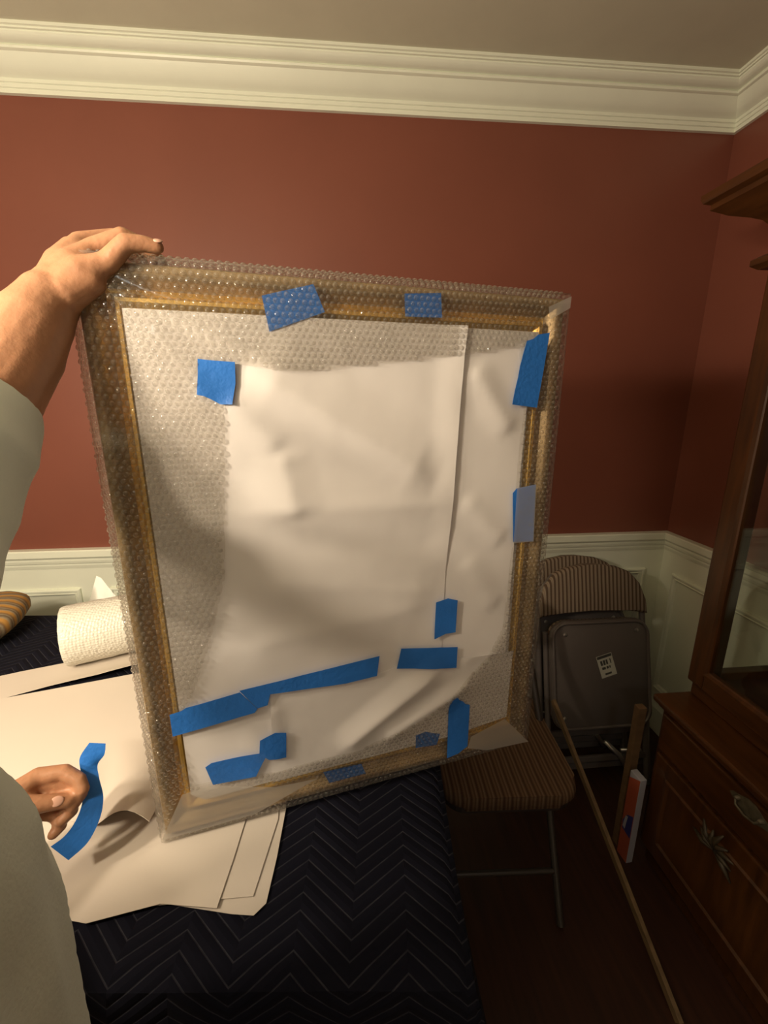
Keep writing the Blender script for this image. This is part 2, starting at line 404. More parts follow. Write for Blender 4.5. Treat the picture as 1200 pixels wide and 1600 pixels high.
# ------------------------------------------------------------------ papers on the table
def paper(name, poly, z, label, hf=None, step=.03, group=None):
    def place(x, y):
        return (x, y, z + (hf(x, y) if hf else 0) + .0006*(1+fbm(x*4, y*4, z*50)))
    o = obj(name, sheet(poly, step, place), M['paperw'], smooth=True)
    thicken(o, .0005, 1); tag(o, label, 'paper', group)
    return o
paper('paper_sheet', [(-1.05, .60), (-.37, .445), (-.262, .452), (-.166, .431), (-.138, .427), (-.124, .440), (-.119, .50), (-.116, .58), (-.13, .70), (-.45, .90), (-1.0, .80)], ZS,
      'lowest white packing sheet of the table stack, widest, its rounded corner nearest the bare blanket', group='packing sheets on the table')
paper('paper_sheet', [(-1.05, .612), (-.33, .449), (-.143, .449), (-.126, .56), (-.14, .70), (-.45, .90), (-1.0, .80)], ZS+.0022,
      'middle white packing sheet of the table stack, showing a narrow margin', group='packing sheets on the table')
paper('paper_sheet', [(-1.06, .60), (-.352, .434), (-.265, .449), (-.188, .437), (-.182, .50), (-.178, .56), (-.19, .70), (-.47, .90), (-1.0, .80)], ZS+.0044,
      'upper white packing sheet with a straight edge under the wrapped frame corner', group='packing sheets on the table')
def arch(x, y):
    c = -.347 + (y-.55)*-.35; t = (x-c)/.062
    a = math.cos(t*math.pi/2)**1.2 if abs(t) < 1 else 0
    return .047*a*max(0, 1-(y-.55)/.20) + .002
paper('paper_sheet', [(-1.05, .76), (-.45, .578), (-.40, .563), (-.313, .538), (-.325, .62), (-.30, .80), (-.50, .985), (-.93, .87)], ZS+.0066,
      'topmost white packing sheet with its edge arched up into a curl', hf=arch, step=.012, group='packing sheets on the table')
def wave(x, y):
    e = .905 + (x+.80)*.33                     # near edge line
    return .022*math.exp(-((y-e)/.035)**2)*(.5+.5*math.sin(x*9+6.2)) + .001
paper('paper_sheet', [(-1.25, .79), (-.80, .915), (-.72, .945), (-.62, .965), (-.54, .995), (-.40, 1.06), (-.42, 1.16), (-.84, 1.02), (-.93, .985), (-1.3, .93)], ZS,
      'narrow wavy white packing sheet beneath the bubble wrap roll, separate from the stack', hf=wave, step=.02)

# ------------------------------------------------------------------ roll of bubble wrap, cushion
def roll():
    ax = Vector((math.cos(R(24)), math.sin(R(24)), 0)); n = Vector((-ax.y, ax.x, 0)); r = .077
    c0 = Vector((-.735, 1.045, ZS+r+.0045)); Lg = .40
    e = empty('bubble_wrap_roll', c0 - Vector((0, 0, r)), (0, 0, 0)); tag(e, 'white roll of bubble wrap lying on the blanket behind the wrapped frame', 'bubble wrap')
    b = NB(); nseg = 48; rings = []
    rows = [(0, r*.94), (.004, r*.985), (.012, r)] + [(Lg*k/20, r) for k in range(1, 20)] + [(Lg, r)]
    for s, rr in rows:
        rings.append([b.verts.new(ax*s + (rr+.0014*math.sin(k*2.4+s*70))*(math.cos(2*math.pi*k/nseg)*n + math.sin(2*math.pi*k/nseg)*Vector((0, 0, 1))) + Vector((0, 0, r))) for k in range(nseg)])
    for A, B in zip(rings, rings[1:]):
        for k in range(nseg): b.faces.new((A[k], A[(k+1) % nseg], B[(k+1) % nseg], B[k]))
    o = obj('rolled_sheet', b, M['rollfilm'], e, smooth=True)
    # spiral end: thin rolled layers
    b = NB()
    for end, sg in ((0, 1),):
        prev = None
        turns, per = 7, 40
        for k in range(turns*per+1):
            th = 2*math.pi*k/per; rr = r*.30 + (r*.64)*k/(turns*per)
            cc = math.cos(th)*n + math.sin(th)*Vector((0, 0, 1))
            p = Vector((0, 0, r)) + ax*(end + sg*.002) + cc*rr
            q = Vector((0, 0, r)) + ax*(end + sg*(.002+.02)) + cc*(rr)
            v0, v1 = b.verts.new(p), b.verts.new(q)
            v2 = b.verts.new(Vector((0, 0, r)) + ax*(end+sg*.006) + cc*(rr+.0052))
            if prev: b.faces.new((prev[0], v0, v1, prev[1])); b.faces.new((prev[0], v0, v2, prev[2]))
            prev = (v0, v1, v2)
    obj('rolled_end', b, M['rollfilm'], e, smooth=True)
    b = NB()   # loose tail of film standing up behind
    base = ax*.045 + n*.055 + Vector((0, 0, r*1.72))
    def place(x, y): return base + ax*x*1.0 + Vector((0, 0, y)) + n*(.05*y/.1 + .006*math.sin(x*60))
    t = obj('loose_film_tail', sheet([(0, -.03), (.085, -.01), (.045, .055), (.034, .062)], .012, place), M['fold'], e, smooth=True)
roll()
def cushion():
    b = NB(); nu, nv = 24, 20; cx, cy = -1.16, 1.17; rings = []
    for i in range(nv+1):
        ph = -math.pi/2 + math.pi*i/nv; row = []
        for k in range(nu):
            th = 2*math.pi*k/nu
            def se(c, e): return math.copysign(abs(c)**e, c)
            x = .185*se(math.cos(ph), .7)*se(math.cos(th), .55); y = .155*se(math.cos(ph), .7)*se(math.sin(th), .55); z = .047*se(math.sin(ph), .75)
            z += .004*fbm(x*14, y*14); row.append(b.verts.new((x, y, z+.047)))
        rings.append(row)
    for A, B in zip(rings, rings[1:]):
        for k in range(nu): b.faces.new((A[k], A[(k+1) % nu], B[(k+1) % nu], B[k]))
    bmesh.ops.remove_doubles(b, verts=b.verts, dist=1e-5)
    o = obj('striped_cushion', b, M['stripe_cush'], smooth=True); o.location = (cx, cy+.03, ZS+.003); o.rotation_euler = (0, 0, R(18))
    tag(o, 'gold and brown striped fabric cushion on the blanket by the wainscot', 'cushion')
cushion()

# ------------------------------------------------------------------ wrapped picture frame
FA = math.atan2(.145, .64)
FR = tag(empty('wrapped_picture', (.024, .6005, .785), (0, 0, FA)), 'large gold framed picture wrapped in bubble wrap and white paper with blue tape', 'picture')
HW, HH = .325, .803
IN = [(-.281, .075), (.283, .075), (.283, .752), (-.281, .752)]     # sight edge
HOLE = [(-.1788, .6387), (-.1643, .6937), (-.0992, .6837), (.0299, .6985), (.1507, .7119), (.2425, .729), (.2554, .6361), (.2542, .5148), (.2552, .4163), (.2484, .2624), (.2222, .2102), (.1471, .1423), (.0988, .1149), (-.0171, .0814), (-.1539, .0783), (-.2745, .0928), (-.2875, .1713), (-.259, .2397), (-.2253, .3253), (-.1985, .4179)]
CREASE = [  # a, b, width, height
 ((-.155, .690), (.110, .530), .070, .0085), ((-.178, .655), (-.115, .585), .030, .0040), ((-.115, .585), (-.098, .49), .045, .0045),
    ((-.190, .505), (.140, .495), .060, .0050), ((-.16, .40), (.12, .35), .07, .0030),
    ((-.05, .085), (.13, .205), .040, .0070), ((.02, .085), (.20, .165), .030, .0042), ((-.20, .30), (.11, .33), .05, .0025),
    ((.165, .70), (.24, .60), .035, .0042), ((.16, .50), (.24, .42), .035, .0038), ((.17, .40), (.235, .30), .035, .0030), ((-.20, .15), (-.14, .10), .025, .002)]
FCREASE = [((-.2876, .7694), (-.1224, .6932), .016, .006), ((-.27, .76), (-.18, .74), .012, .004), ((-.25, .72), (-.2, .66), .02, .003)]
def edge_in(u, v): return sstep(min(u+HW-.03, HW-.03-u, v-.03, HH-.03-v)/.05)
def Hh(u, v):
    h = 0
    for a, b_, wd, ht in CREASE:
        d, t = segd(u, v, a, b_)
        if d < wd: q = 1-d/wd; h += 1.35*ht*q**1.35*min(1, 6*t+.2, 6*(1-t)+.2)
    h += .0010*(1+fbm(u*6, v*6)) + .0003*(1+fbm(u*26, v*26, 3))
    return h*edge_in(u, v)
def Hf(u, v):
    h = Hh(u, v)
    for a, b_, wd, ht in FCREASE:
        d, t = segd(u, v, a, b_)
        if d < wd: h += ht*(1-d/wd)**2
    return h
# moulding: four rails with mitred ends
MP = [(0, .040), (0, .010), (.002, .0065), (.006, .0052), (.011, .0058), (.014, .0085), (.019, .0165), (.025, .0225), (.030, .0235), (.0325, .0205), (.0335, .0140), (.036, .0100), (.040, .0098), (.0425, .0125), (.046, .0170), (.049, .0205), (.049, .040)]
def rail(side):
    b = NB(); w0, z0, z1 = HW-.003, .004, HH-.004
    col_lo = []
    ends = {'left': ((-w0, z0), (-w0, z1), (1, 0), (0, 1)), 'right': ((w0, z0), (w0, z1), (-1, 0), (0, 1)),
            'bottom': ((-w0, z0), (w0, z0), (0, 1), (1, 0)), 'top': ((-w0, z1), (w0, z1), (0, -1), (1, 0))}[side]
    p, q, inn, al = ends
    A = [b.verts.new((p[0]+inn[0]*d+al[0]*d, y, p[1]+inn[1]*d+al[1]*d)) for d, y in MP]
    B = [b.verts.new((q[0]+inn[0]*d-al[0]*d, y, q[1]+inn[1]*d-al[1]*d)) for d, y in MP]
    n = len(MP)
    for i in range(n):
        fc = b.faces.new((A[i], A[(i+1) % n], B[(i+1) % n], B[i]))
        fc.material_index = 0 if i < 7 or i > 14 else 1
    b.faces.new(A); b.faces.new(B[::-1])
    o = obj('frame_rail', b, [M['bronze'], M['gold']], FR, smooth=True, angle=40)
    return o
for s in ('left', 'right', 'bottom', 'top'): rail(s)
def flat(name, poly, y, m, step=.012, hf=Hh, thick=.0003, label=None, parent=FR, lift=None):
    def place(u, v): return (u, y - hf(u, v) - (lift(u, v) if lift else 0), v)
    o = obj(name, sheet(poly, step, place), m, parent, smooth=True)
    if thick: thicken(o, thick, 1)
    if label: o['label'] = label
    return o
b = NB(); box(b, (-.2765, .0165, .055), (.2765, .020, .747)); obj('backing_board', b, M['backing'], FR)
flat('paper_sheet', [(.090, .750), (.278, .750), (.266, .6361), (.262, .4163), (.262, .19), (.09, .19)], .0052, M['paper'], step=.008, label='narrower white sheet along the right side')
def liftA(u, v):
    xe = .1322 + (v-.2159)*(.0232/.545)
    return .0040*sstep(1-(xe-u)/.05)*sstep((v-.36)/.12)
def liftC(u, v):
    return .0032*sstep(1-(u+.154)/.030)*sstep((v-.10)/.04)*sstep((.215-v)/.03) + .0030*sstep(1-(.217-v)/.022)*sstep((u-.165)/.03)
flat('paper_sheet', [(-.2785, .7506), (.1554, .7525), (.1507, .7119), (.141, .5015), (.1344, .3855), (.1322, .20), (-.015, .19), (-.2351, .20), (-.2785, .19)], .0042, M['paper'], step=.007, label='broad white sheet over the middle', lift=liftA)
flat('paper_sheet', [(-.2785, .235), (.02, .25), (-.02, .06), (-.26, .055), (-.2785, .07)], .0046, M['paper'], step=.01, label='white sheet at the lower left corner')
flat('paper_sheet', [(-.1522, .2219), (-.0768, .2135), (.0176, .217), (.0508, .2231), (.1589, .2167), (.2764, .2098), (.2739, .068), (.1507, .056), (-.1578, .056)], .0030, M['paper'], step=.006, label='white sheet across the bottom', lift=liftC)
TAPES = [
 [(-.2046, .6978), (-.1850, .6962), (-.1626, .6952), (-.1640, .67), (-.1699, .6449), (-.1835, .645), (-.194, .6511), (-.202, .655), (-.2095, .6564), (-.2060, .68)],
 [(.2927, .749), (.2890, .71), (.2809, .6389), (.234, .6439), (.242, .6834), (.2440, .700), (.2485, .7201), (.253, .7356), (.2640, .739), (.2724, .7454)],
 [(.2479, .5047), (.2545, .5117), (.2909, .5158), (.2956, .4178), (.2548, .4209)],
 [(.1168, .3318), (.1386, .3354), (.1564, .3292), (.1554, .2702), (.1370, .2705), (.1164, .2640)],
 [(.0573, .2587), (.1603, .2413), (.1595, .2014), (.0497, .2233)],
 [(-.195, .2375), (.02, .2531), (.0155, .2175), (-.0358, .2146), (-.1522, .2219), (-.1572, .204), (-.1723, .2021)],
 [(-.2903, .2198), (-.275, .2225), (-.268, .2265), (-.2535, .2277), (-.1947, .2345), (-.1723, .201), (-.1765, .1952), (-.2904, .1831)],
 [(-.2531, .1189), (-.244, .1240), (-.231, .1239), (-.1752, .1227), (-.1663, .1128), (-.1831, .0801), (-.2456, .0845)],
 [(-.1727, .1445), (-.1491, .1521), (-.1328, .1477), (-.1355, .1024), (-.1618, .1066), (-.1753, .1215)],
 [(.1476, .129), (.153, .139), (.162, .144), (.1680, .135), (.1753, .1302), (.1810, .1225), (.1901, .1186), (.1908, .028), (.1720, .017), (.1494, .0131)],
]
UNDER = [[(-.1253, .7732), (-.0618, .7905), (-.0486, .759), (-.119, .7324)], [(.0596, .7879), (.1127, .7923), (.1157, .761), (.0608, .7597)],
 [(.0874, .0781), (.1057, .0811), (.1347, .0677), (.1291, .0458), (.0879, .0508)], [(-.078, .0505), (-.0121, .047), (-.0044, .0245), (-.0681, .025)]]
for k, P in enumerate(TAPES):
    flat('tape_strip', P, -.0012 if k not in (5,) else -.0016, M['tape'], step=.008, hf=Hf, thick=.0002)
flat('tape_strip', TAPES[2][:0] + [(.2548, .4195), (.2545, .5125), (.2915, .5165), (.296, .417)], -.0026, M['fold'], step=.008, hf=Hf, thick=0, label='clear film over a tape piece').name = 'film_patch'
for P in UNDER: flat('tape_strip', P, .0022, M['tape'], step=.01, label='blue tape strip under the bubble wrap')
# bubble film
def film_y(u, v): return .0006 - Hf(u, v)
def make_film():
    bm = NB(); st = .0045; nu, nv = int(2*HW/st), int(HH/st); g = {}
    for i in range(nu+1):
        for j in range(nv+1):
            u, v = -HW + 2*HW*i/nu, HH*j/nv
            g[i, j] = (u, v)
    vt = {}
    def V(i, j):
        if (i, j) not in vt:
            u, v = g[i, j]; vt[i, j] = bm.verts.new((u, film_y(u, v), v))
        return vt[i, j]
    for i in range(nu):
        for j in range(nv):
            u, v = g[i, j]
            if inpoly(u+st/2, v+st/2, HOLE): continue
            bm.faces.new((V(i, j), V(i+1, j), V(i+1, j+1), V(i, j+1)))
    for (i, j), v in vt.items():        # fit the cut edge to the outline
        u, w_ = g[i, j]
        if inpoly(u, w_, HOLE):
            best = min((segd(u, w_, HOLE[k], HOLE[(k+1) % len(HOLE)]) + (k,) for k in range(len(HOLE))), key=lambda q: q[0])
            a, c = HOLE[best[2]], HOLE[(best[2]+1) % len(HOLE)]
            x, z = lerp(a[0], c[0], best[1]), lerp(a[1], c[1], best[1]); v.co = (x, film_y(x, z), z)
    # rounded edges and sides
    rect_ring(bm, (-HW-.004, 0, -.004), (1, 0, 0), (0, 0, 1), (0, 1, 0), 2*HW+.008, HH+.008, [(.004, .0006), (.0015, .0022), (0, .006), (0, .046), (.02, .050), (HW, .050)])
    return obj('bubble_wrap', bm, M['film'], FR, smooth=True, angle=50)
FILM = make_film()
def make_bubbles():
    verts, faces = [], []
    pu = .0088; pv = pu*.866
    ns = 8
    def dome(c, U, V, N, r, h):
        i0 = len(verts)
        for rr, hh in ((1., 0.), (.93, .55), (.62, .92)):
            for k in range(ns):
                t = 2*math.pi*k/ns; verts.append(c + U*(r*rr*math.cos(t)) + V*(r*rr*math.sin(t)) + N*(h*hh))
        verts.append(c + N*h)
        for q in range(2):
            for k in range(ns): faces.append((i0+q*ns+k, i0+q*ns+(k+1) % ns, i0+(q+1)*ns+(k+1) % ns, i0+(q+1)*ns+k))
        for k in range(ns): faces.append((i0+2*ns+k, i0+2*ns+(k+1) % ns, i0+3*ns))
    X, Y, Z = Vector((1, 0, 0)), Vector((0, -1, 0)), Vector((0, 0, 1))
    for j in range(int(HH/pv)):
        v = .006 + j*pv
        for i in range(int(2*HW/pu)+1):
            u = -HW + .005 + i*pu + (pu/2 if j % 2 else 0)
            if u > HW-.003: continue
            if inpoly(u, v, HOLE) or polydist(u, v, HOLE) < .003: continue
            if inpoly(u, v, BLF) or inpoly(u, v, TRF) or inpoly(u, v, BRF): continue
            if any(inpoly(u, v, P) for P in TAPES[:2]+TAPES[5:10]): continue
            s = random.uniform(.88, 1.06)
            if u > .05: s *= .96
            if v < .25 and u < -.1 and u > -.285: s *= .8
            nrm = (Y + Vector((random.uniform(-.12, .12), 0, random.uniform(-.12, .12)))).normalized()
            uu = nrm.cross(Z).normalized(); vv2 = uu.cross(nrm)
            dome(Vector((u+random.uniform(-.0005, .0005), film_y(u, v)+.0003, v)), uu, vv2, nrm, .0039*s, .0024*random.uniform(.7, 1.15))
    for sd in (-1, 1):
        for j in range(int(HH/pv)):
            for k in range(5):
                dome(Vector((sd*(HW+.0035), .008+k*pu+(pu/2 if j % 2 else 0)*.9, .006+j*pv)), Y, Z, Vector((sd, 0, 0)), .0038, .0022)
    for i in range(int(2*HW/pu)):
        for k in range(5):
            for zz, nz in ((HH+.0035, 1), (-.0035, -1)):
                dome(Vector((-HW+.005+i*pu+(pu/2 if k % 2 else 0), .008+k*pv, zz)), X, Y, Vector((0, 0, nz)), .0038, .0022)
    me = bpy.data.meshes.new('air_bubbles'); me.from_pydata([tuple(v) for v in verts], [], faces); me.materials.append(M['bubble'])
    for p in me.polygons: p.use_smooth = True
    o = bpy.data.objects.new('air_bubbles', me); COL.objects.link(o); o.parent = FILM; o['kind'] = 'stuff'
BLF = [(-.326, .0055), (-.2891, .0798), (-.2484, .0842), (-.1557, .0499), (-.088, .0445), (-.1885, .0073)]
BRF = [(.2673, .0685), (.326, -.0), (.2323, .0066), (.1911, .0237), (.1965, .0478)]
TRF = [(.2865, .7843), (.326, .8015), (.3255, .785), (.2907, .7668)]
make_bubbles()
for P in (BLF, BRF, TRF): flat('film_fold', P, -.0016, M['fold'], step=.015, hf=Hf, thick=0, label='doubled over corner of bubble wrap film')

# ------------------------------------------------------------------ folding chairs
def rrect(w, h, r, n=6):
    pts = []
    for cx, cz, a in ((w/2-r, h-r, 0), (-w/2+r, h-r, 90), (-w/2+r, r, 180), (w/2-r, r, 270)):
        for i in range(n+1):
            t = R(a+90*i/n); pts.append((cx+r*math.cos(t), cz+r*math.sin(t)))
    return pts
def pad(bm, pts, y0, y1, bev=.006):
    t = NB(); prism(t, [(x, y0, z) for x, z in pts], (0, y1-y0, 0))
    es = [e for e in t.edges if abs(e.verts[0].co.y-e.verts[1].co.y) < 1e-6]
    bmesh.ops.bevel(t, geom=es, offset=bev, segments=3, affect='EDGES', profile=.5)
    merge(bm, t)
BACKPTS = [(-.218, .655), (-.214, .71), (-.19, .775), (-.15, .82), (-.095, .843), (-.03, .852), (.03, .852), (.095, .843), (.15, .82), (.19, .775), (.214, .71), (.218, .655), (.12, .672), (0, .677), (-.12, .672)]
def folded_chair(loc, rot, label, with_label):
    e = tag(empty('folding_chair', loc, rot), label, 'chair', 'folded chairs in the corner')
    # rear frame: an inverted U
    b = NB(); pts = [(-.215, .0, .012), (-.215, 0, .3), (-.212, 0, .66)] + [(x, 0, z-.012) for x, z in BACKPTS[1:11]] + [(.212, 0, .66), (.215, 0, .3), (.215, 0, .012)]
    tube(b, pts, .011, 10); obj('back_frame', b, M['metal'], e, smooth=True, angle=60)
    b = NB(); pad(b, BACKPTS, -.032, .018, .014); obj('backrest', b, M['stripe'], e, smooth=True, angle=50)
    b = NB(); box(b, (-.21, -.006, .19), (.21, .006, .212), .003); obj('stretcher', b, M['metal'], e)
    b = NB(); box(b, (-.21, -.006, .062), (.21, .006, .084), .003); obj('stretcher', b, M['metal'], e)
    for sx in (-1, 1):
        b = NB(); tube(b, [(sx*.195, -.022, .012), (sx*.195, -.022, .3), (sx*.195, -.022, .60)], .0105, 10); obj('leg', b, M['metal'], e, smooth=True, angle=60)
        b = NB(); tube(b, [(sx*.195, -.022, 0), (sx*.195, -.022, .02)], .0135, 10); obj('foot_cap', b, M['ink'], e)
    b = NB(); box(b, (-.195, -.03, .10), (.195, -.016, .122), .003); obj('front_stretcher', b, M['metal'], e)
    b = NB(); tube(b, [(.02, -.035, .18), (.075, -.04, .125), (.10, -.04, .08)], .009, 8); tube(b, [(.08, -.04, .145), (.16, -.04, .14)], .007, 8); obj('hinge_link', b, M['steel'], e, smooth=True)
    # seat folded up, underside out
    pts = rrect(.385, .405, .055); pts = [(x, z+.242) for x, z in pts]
    b = NB(); pad(b, pts, -.066, -.040, .010); s = obj('seat_pan', b, M['metal'], e, smooth=True, angle=40)
    ring = [(x, -.067, z) for x, z in [(a*.965, .4445+(c-.4445)*.965) for a, c in pts]]
    b = NB(); tube(b, ring, .006, 6, closed=True); obj('rolled_rim', b, M['metal'], s, smooth=True)
    ins = [(a*.98, .4445+(c-.4445)*.98) for a, c in pts]
    b = NB(); pad(b, ins, -.040, -.018, .009); obj('seat_cushion', b, M['stripe'], e, smooth=True, angle=50)
    for x, z in ((-.14, .60), (.14, .605), (-.15, .29), (.145, .29)):
        b = NB(); tube(b, [(x, -.0655, z), (x, -.069, z), (x, -.0705, z)], [.0075, .0075, .003], 10); obj('rivet', b, M['steel'], s, smooth=True, angle=40)
    if with_label:
        c = Vector((.018, -.0672, .478)); ca, sa = math.cos(R(15)), math.sin(R(15))
        def lp(x, z, y): return (c.x + x*ca - z*sa, y, c.z + x*sa + z*ca)
        def lrect(x0, z0, x1, z1, y): b = NB(); prism(b, [lp(x0, z0, y), lp(x1, z0, y), lp(x1, z1, y), lp(x0, z1, y)], (0, .0004, 0)); return b
        lb = obj('paper_label', lrect(-.031, -.042, .031, .042, -.0674), M['label'], s); lb['label'] = 'small white printed label'
        b = NB()
        merge(b, lrect(-.029, .030, .029, .040, -.0678))
        for k, (x0, x1) in enumerate(((-.021, -.013), (-.010, -.002), (.001, .008), (.017, .021))): merge(b, lrect(x0, .004, x1, .022, -.0678))
        for x0, x1 in ((-.020, -.006), (-.002, .006), (.009, .014)): merge(b, lrect(x0, -.012, x1, -.003, -.0678))
        merge(b, lrect(-.014, -.034, .012, -.027, -.0678))
        obj('printed_lines', b, M['ink'], s)
    return e
folded_chair((.932, 1.262, 0), (R(-15), 0, 0), 'folded metal chair in front, grey seat underside with a white label', True)
folded_chair((.905, 1.362, 0), (R(-15), 0, 0), 'folded chair behind the labelled one, only its striped top edge showing', False)

def open_chair():
    e = tag(empty('folding_chair', (.408, 1.03, 0), (0, 0, R(-3))), 'open folding chair with brown striped padded seat beside the table end', 'chair')
    b = NB(); t = NB(); prism(t, [(x, z-.21, .437) for x, z in rrect(.36, .42, .06)], (0, 0, .04))
    bmesh.ops.bevel(t, geom=[x for x in t.edges if abs(x.verts[0].co.z-x.verts[1].co.z) < 1e-6], offset=.017, segments=4, affect='EDGES', profile=.5)
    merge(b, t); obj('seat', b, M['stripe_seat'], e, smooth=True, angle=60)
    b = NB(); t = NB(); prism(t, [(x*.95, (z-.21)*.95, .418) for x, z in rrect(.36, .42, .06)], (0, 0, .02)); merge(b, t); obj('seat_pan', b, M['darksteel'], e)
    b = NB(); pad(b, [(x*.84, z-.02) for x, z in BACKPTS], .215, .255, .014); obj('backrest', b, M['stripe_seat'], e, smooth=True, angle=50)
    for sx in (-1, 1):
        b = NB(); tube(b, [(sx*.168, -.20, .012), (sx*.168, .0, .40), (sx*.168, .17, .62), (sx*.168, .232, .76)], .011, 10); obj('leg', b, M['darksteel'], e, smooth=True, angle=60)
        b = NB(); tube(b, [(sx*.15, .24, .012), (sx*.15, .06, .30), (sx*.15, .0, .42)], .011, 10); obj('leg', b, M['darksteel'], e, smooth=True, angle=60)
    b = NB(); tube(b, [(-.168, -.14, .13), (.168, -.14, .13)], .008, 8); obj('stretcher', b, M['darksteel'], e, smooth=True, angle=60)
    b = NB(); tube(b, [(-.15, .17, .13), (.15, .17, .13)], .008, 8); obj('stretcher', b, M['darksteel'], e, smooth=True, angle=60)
open_chair()

# ------------------------------------------------------------------ cabinet (base) and glass hutch
XB, YB, ZB = .90, 1.017, .594
Y0 = -.20
base = tag(empty('cabinet_base', (1.125, .41, 0)), 'dark cherry wood cabinet base with brass pulls along the right wall', 'cabinet')
def bx(name, lo, hi, m, parent, bev=.003, **k):
    b = NB(); off = Vector(parent.location) if parent.parent is None else Vector(parent.parent.location)
    box(b, Vector(lo)-off, Vector(hi)-off, bev); return obj(name, b, m, parent, **k)
bx('body', (XB+.02, Y0+.01, .06), (1.325, YB-.015, ZB-.025), M['wood'], base)
bx('plinth', (XB+.035, Y0+.02, 0), (1.32, YB-.03, .062), M['wood'], base)
bx('top_board', (XB-.008, Y0, ZB-.022), (1.326, YB+.003, ZB), M['woodh'], base, .007)
bx('top_moulding', (XB+.006, Y0+.006, ZB-.036), (1.325, YB-.006, ZB-.021), M['woodh'], base, .005)
dw = .58
for k in range(2):
    y1 = YB-.03-k*dw; y0 = y1-dw+.012
    d = bx('drawer', (XB+.008, y0, ZB-.165), (XB+.03, y1, ZB-.045), M['woodh'], base, .005)
    b = NB(); yc = (y0+y1)/2 - .41; zc = ZB-.075; xc = XB+.008-1.125
    prism(b, [(xc+.001, yc+.047*math.cos(R(q*20))*(1+.12*math.cos(R(q*80))), zc+.021*math.sin(R(q*20))*(1+.15*math.cos(R(q*80)))) for q in range(18)], (-.003, 0, 0))
    for sg in (-1, 1): tube(b, [(xc-.001, yc+sg*.030, zc+.004), (xc-.010, yc+sg*.030, zc+.004), (xc-.012, yc+sg*.030, zc+.004)], [.006, .005, .002], 10)
    tube(b, [(xc-.009, yc-.030, zc+.003), (xc-.013, yc-.024, zc-.008), (xc-.014, yc, zc-.013), (xc-.013, yc+.024, zc-.008), (xc-.009, yc+.030, zc+.003)], .003, 8)
    obj('handle', b, M['brass'], d, smooth=True, angle=50)
    dr = bx('cupboard_door', (XB+.008, y0, .075), (XB+.03, y1, ZB-.18), M['wood'], base, .005)
    b = NB(); rect_ring(b, (XB+.008-1.125, y0+.05-.41, .125), (0, 1, 0), (0, 0, 1), (-1, 0, 0), dw-.112, ZB-.18-.175, [(0, -.001), (.004, .006), (.012, .006), (.018, -.001)])
    obj('door_moulding', b, M['wood'], dr)
    b = NB()   # carved spray on the door
    yc2 = (y0+y1)/2-.41+.055; zc2 = .33
    for a in range(9):
        th = R(200+a*-27); L_ = .05 if a % 2 else .065
        pts = [(xc-.002, yc2, zc2), (xc-.006, yc2+math.cos(th)*L_*.5, zc2+math.sin(th)*L_*.5), (xc-.003, yc2+math.cos(th+.2)*L_, zc2+math.sin(th+.2)*L_)]
        tube(b, pts, [.004, .0075, .002], 8)
    obj('carved_spray', b, M['pewter'], dr, smooth=True)
XH, YH, ZH = 1.0, 1.01, 1.925
hut = tag(empty('glass_hutch', (1.16, .40, ZB)), 'cherry wood display hutch with glass doors standing on the cabinet base', 'cabinet')
bx('bottom_board', (XH, Y0+.03, ZB+.001), (1.325, YH, ZB+.05), M['woodh'], hut, .006)
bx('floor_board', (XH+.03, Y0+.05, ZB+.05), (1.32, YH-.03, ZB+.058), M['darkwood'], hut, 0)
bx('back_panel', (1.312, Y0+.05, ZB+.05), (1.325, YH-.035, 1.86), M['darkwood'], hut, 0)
bx('near_side', (XH+.01, Y0+.03, ZB+.05), (1.325, Y0+.05, 1.86), M['wood'], hut)
bx('top_panel', (XH, Y0+.03, 1.80), (1.325, YH, 1.86), M['woodh'], hut)
# far side frame with its pane
sd = bx('side_stile', (XH+.001, YH-.03, ZB+.05), (XH+.06, YH, 1.80), M['wood'], hut)
bx('side_stile', (1.295, YH-.03, ZB+.05), (1.325, YH, 1.80), M['wood'], hut)
bx('side_rail', (XH+.06, YH-.03, ZB+.05), (1.295, YH, ZB+.08), M['woodh'], hut)
bx('side_rail', (XH+.06, YH-.03, 1.76), (1.295, YH, 1.80), M['woodh'], hut)
bx('side_pane', (XH+.06, YH-.017, ZB+.08), (1.295, YH-.013, 1.76), M['glass'], hut, 0)
# front doors
dh = (YH-Y0-.03)/3
for k in range(3):
    y1 = YH-.002-k*dh; y0 = y1-dh+.003
    z0, z1 = ZB+.052, 1.80
    e = bx('glass_door', (XH-.020, y1-.052, z0), (XH+.0, y1, z1), M['wood'], hut, .005)
    bx('door_stile', (XH-.020, y0, z0), (XH, y0+.052, z1), M['wood'], e, .005)
    bx('door_rail', (XH-.020, y0+.052, z0), (XH, y1-.052, z0+.05), M['woodh'], e, .004)
    bx('door_rail', (XH-.020, y0+.052, z1-.05), (XH, y1-.052, z1), M['woodh'], e, .004)
    b = NB(); off = Vector(hut.location)
    rect_ring(b, Vector((XH-.012, y0+.046, z0+.044))-off, (0, 1, 0), (0, 0, 1), (-1, 0, 0), dh-.003-.092, z1-z0-.088, [(0, .006), (.003, .014), (.008, .014), (.012, .006), (.016, .004), (.016, -.01)])
    obj('door_bead', b, M['wood'], e)
    bx('door_pane', (XH-.012, y0+.05, z0+.045), (XH-.009, y1-.05, z1-.045), M['glass'], e, 0)
for z in (1.01, 1.38):
    bx('glass_shelf', (XH+.035, Y0+.055, z), (1.305, YH-.035, z+.006), M['glass'], hut, 0)
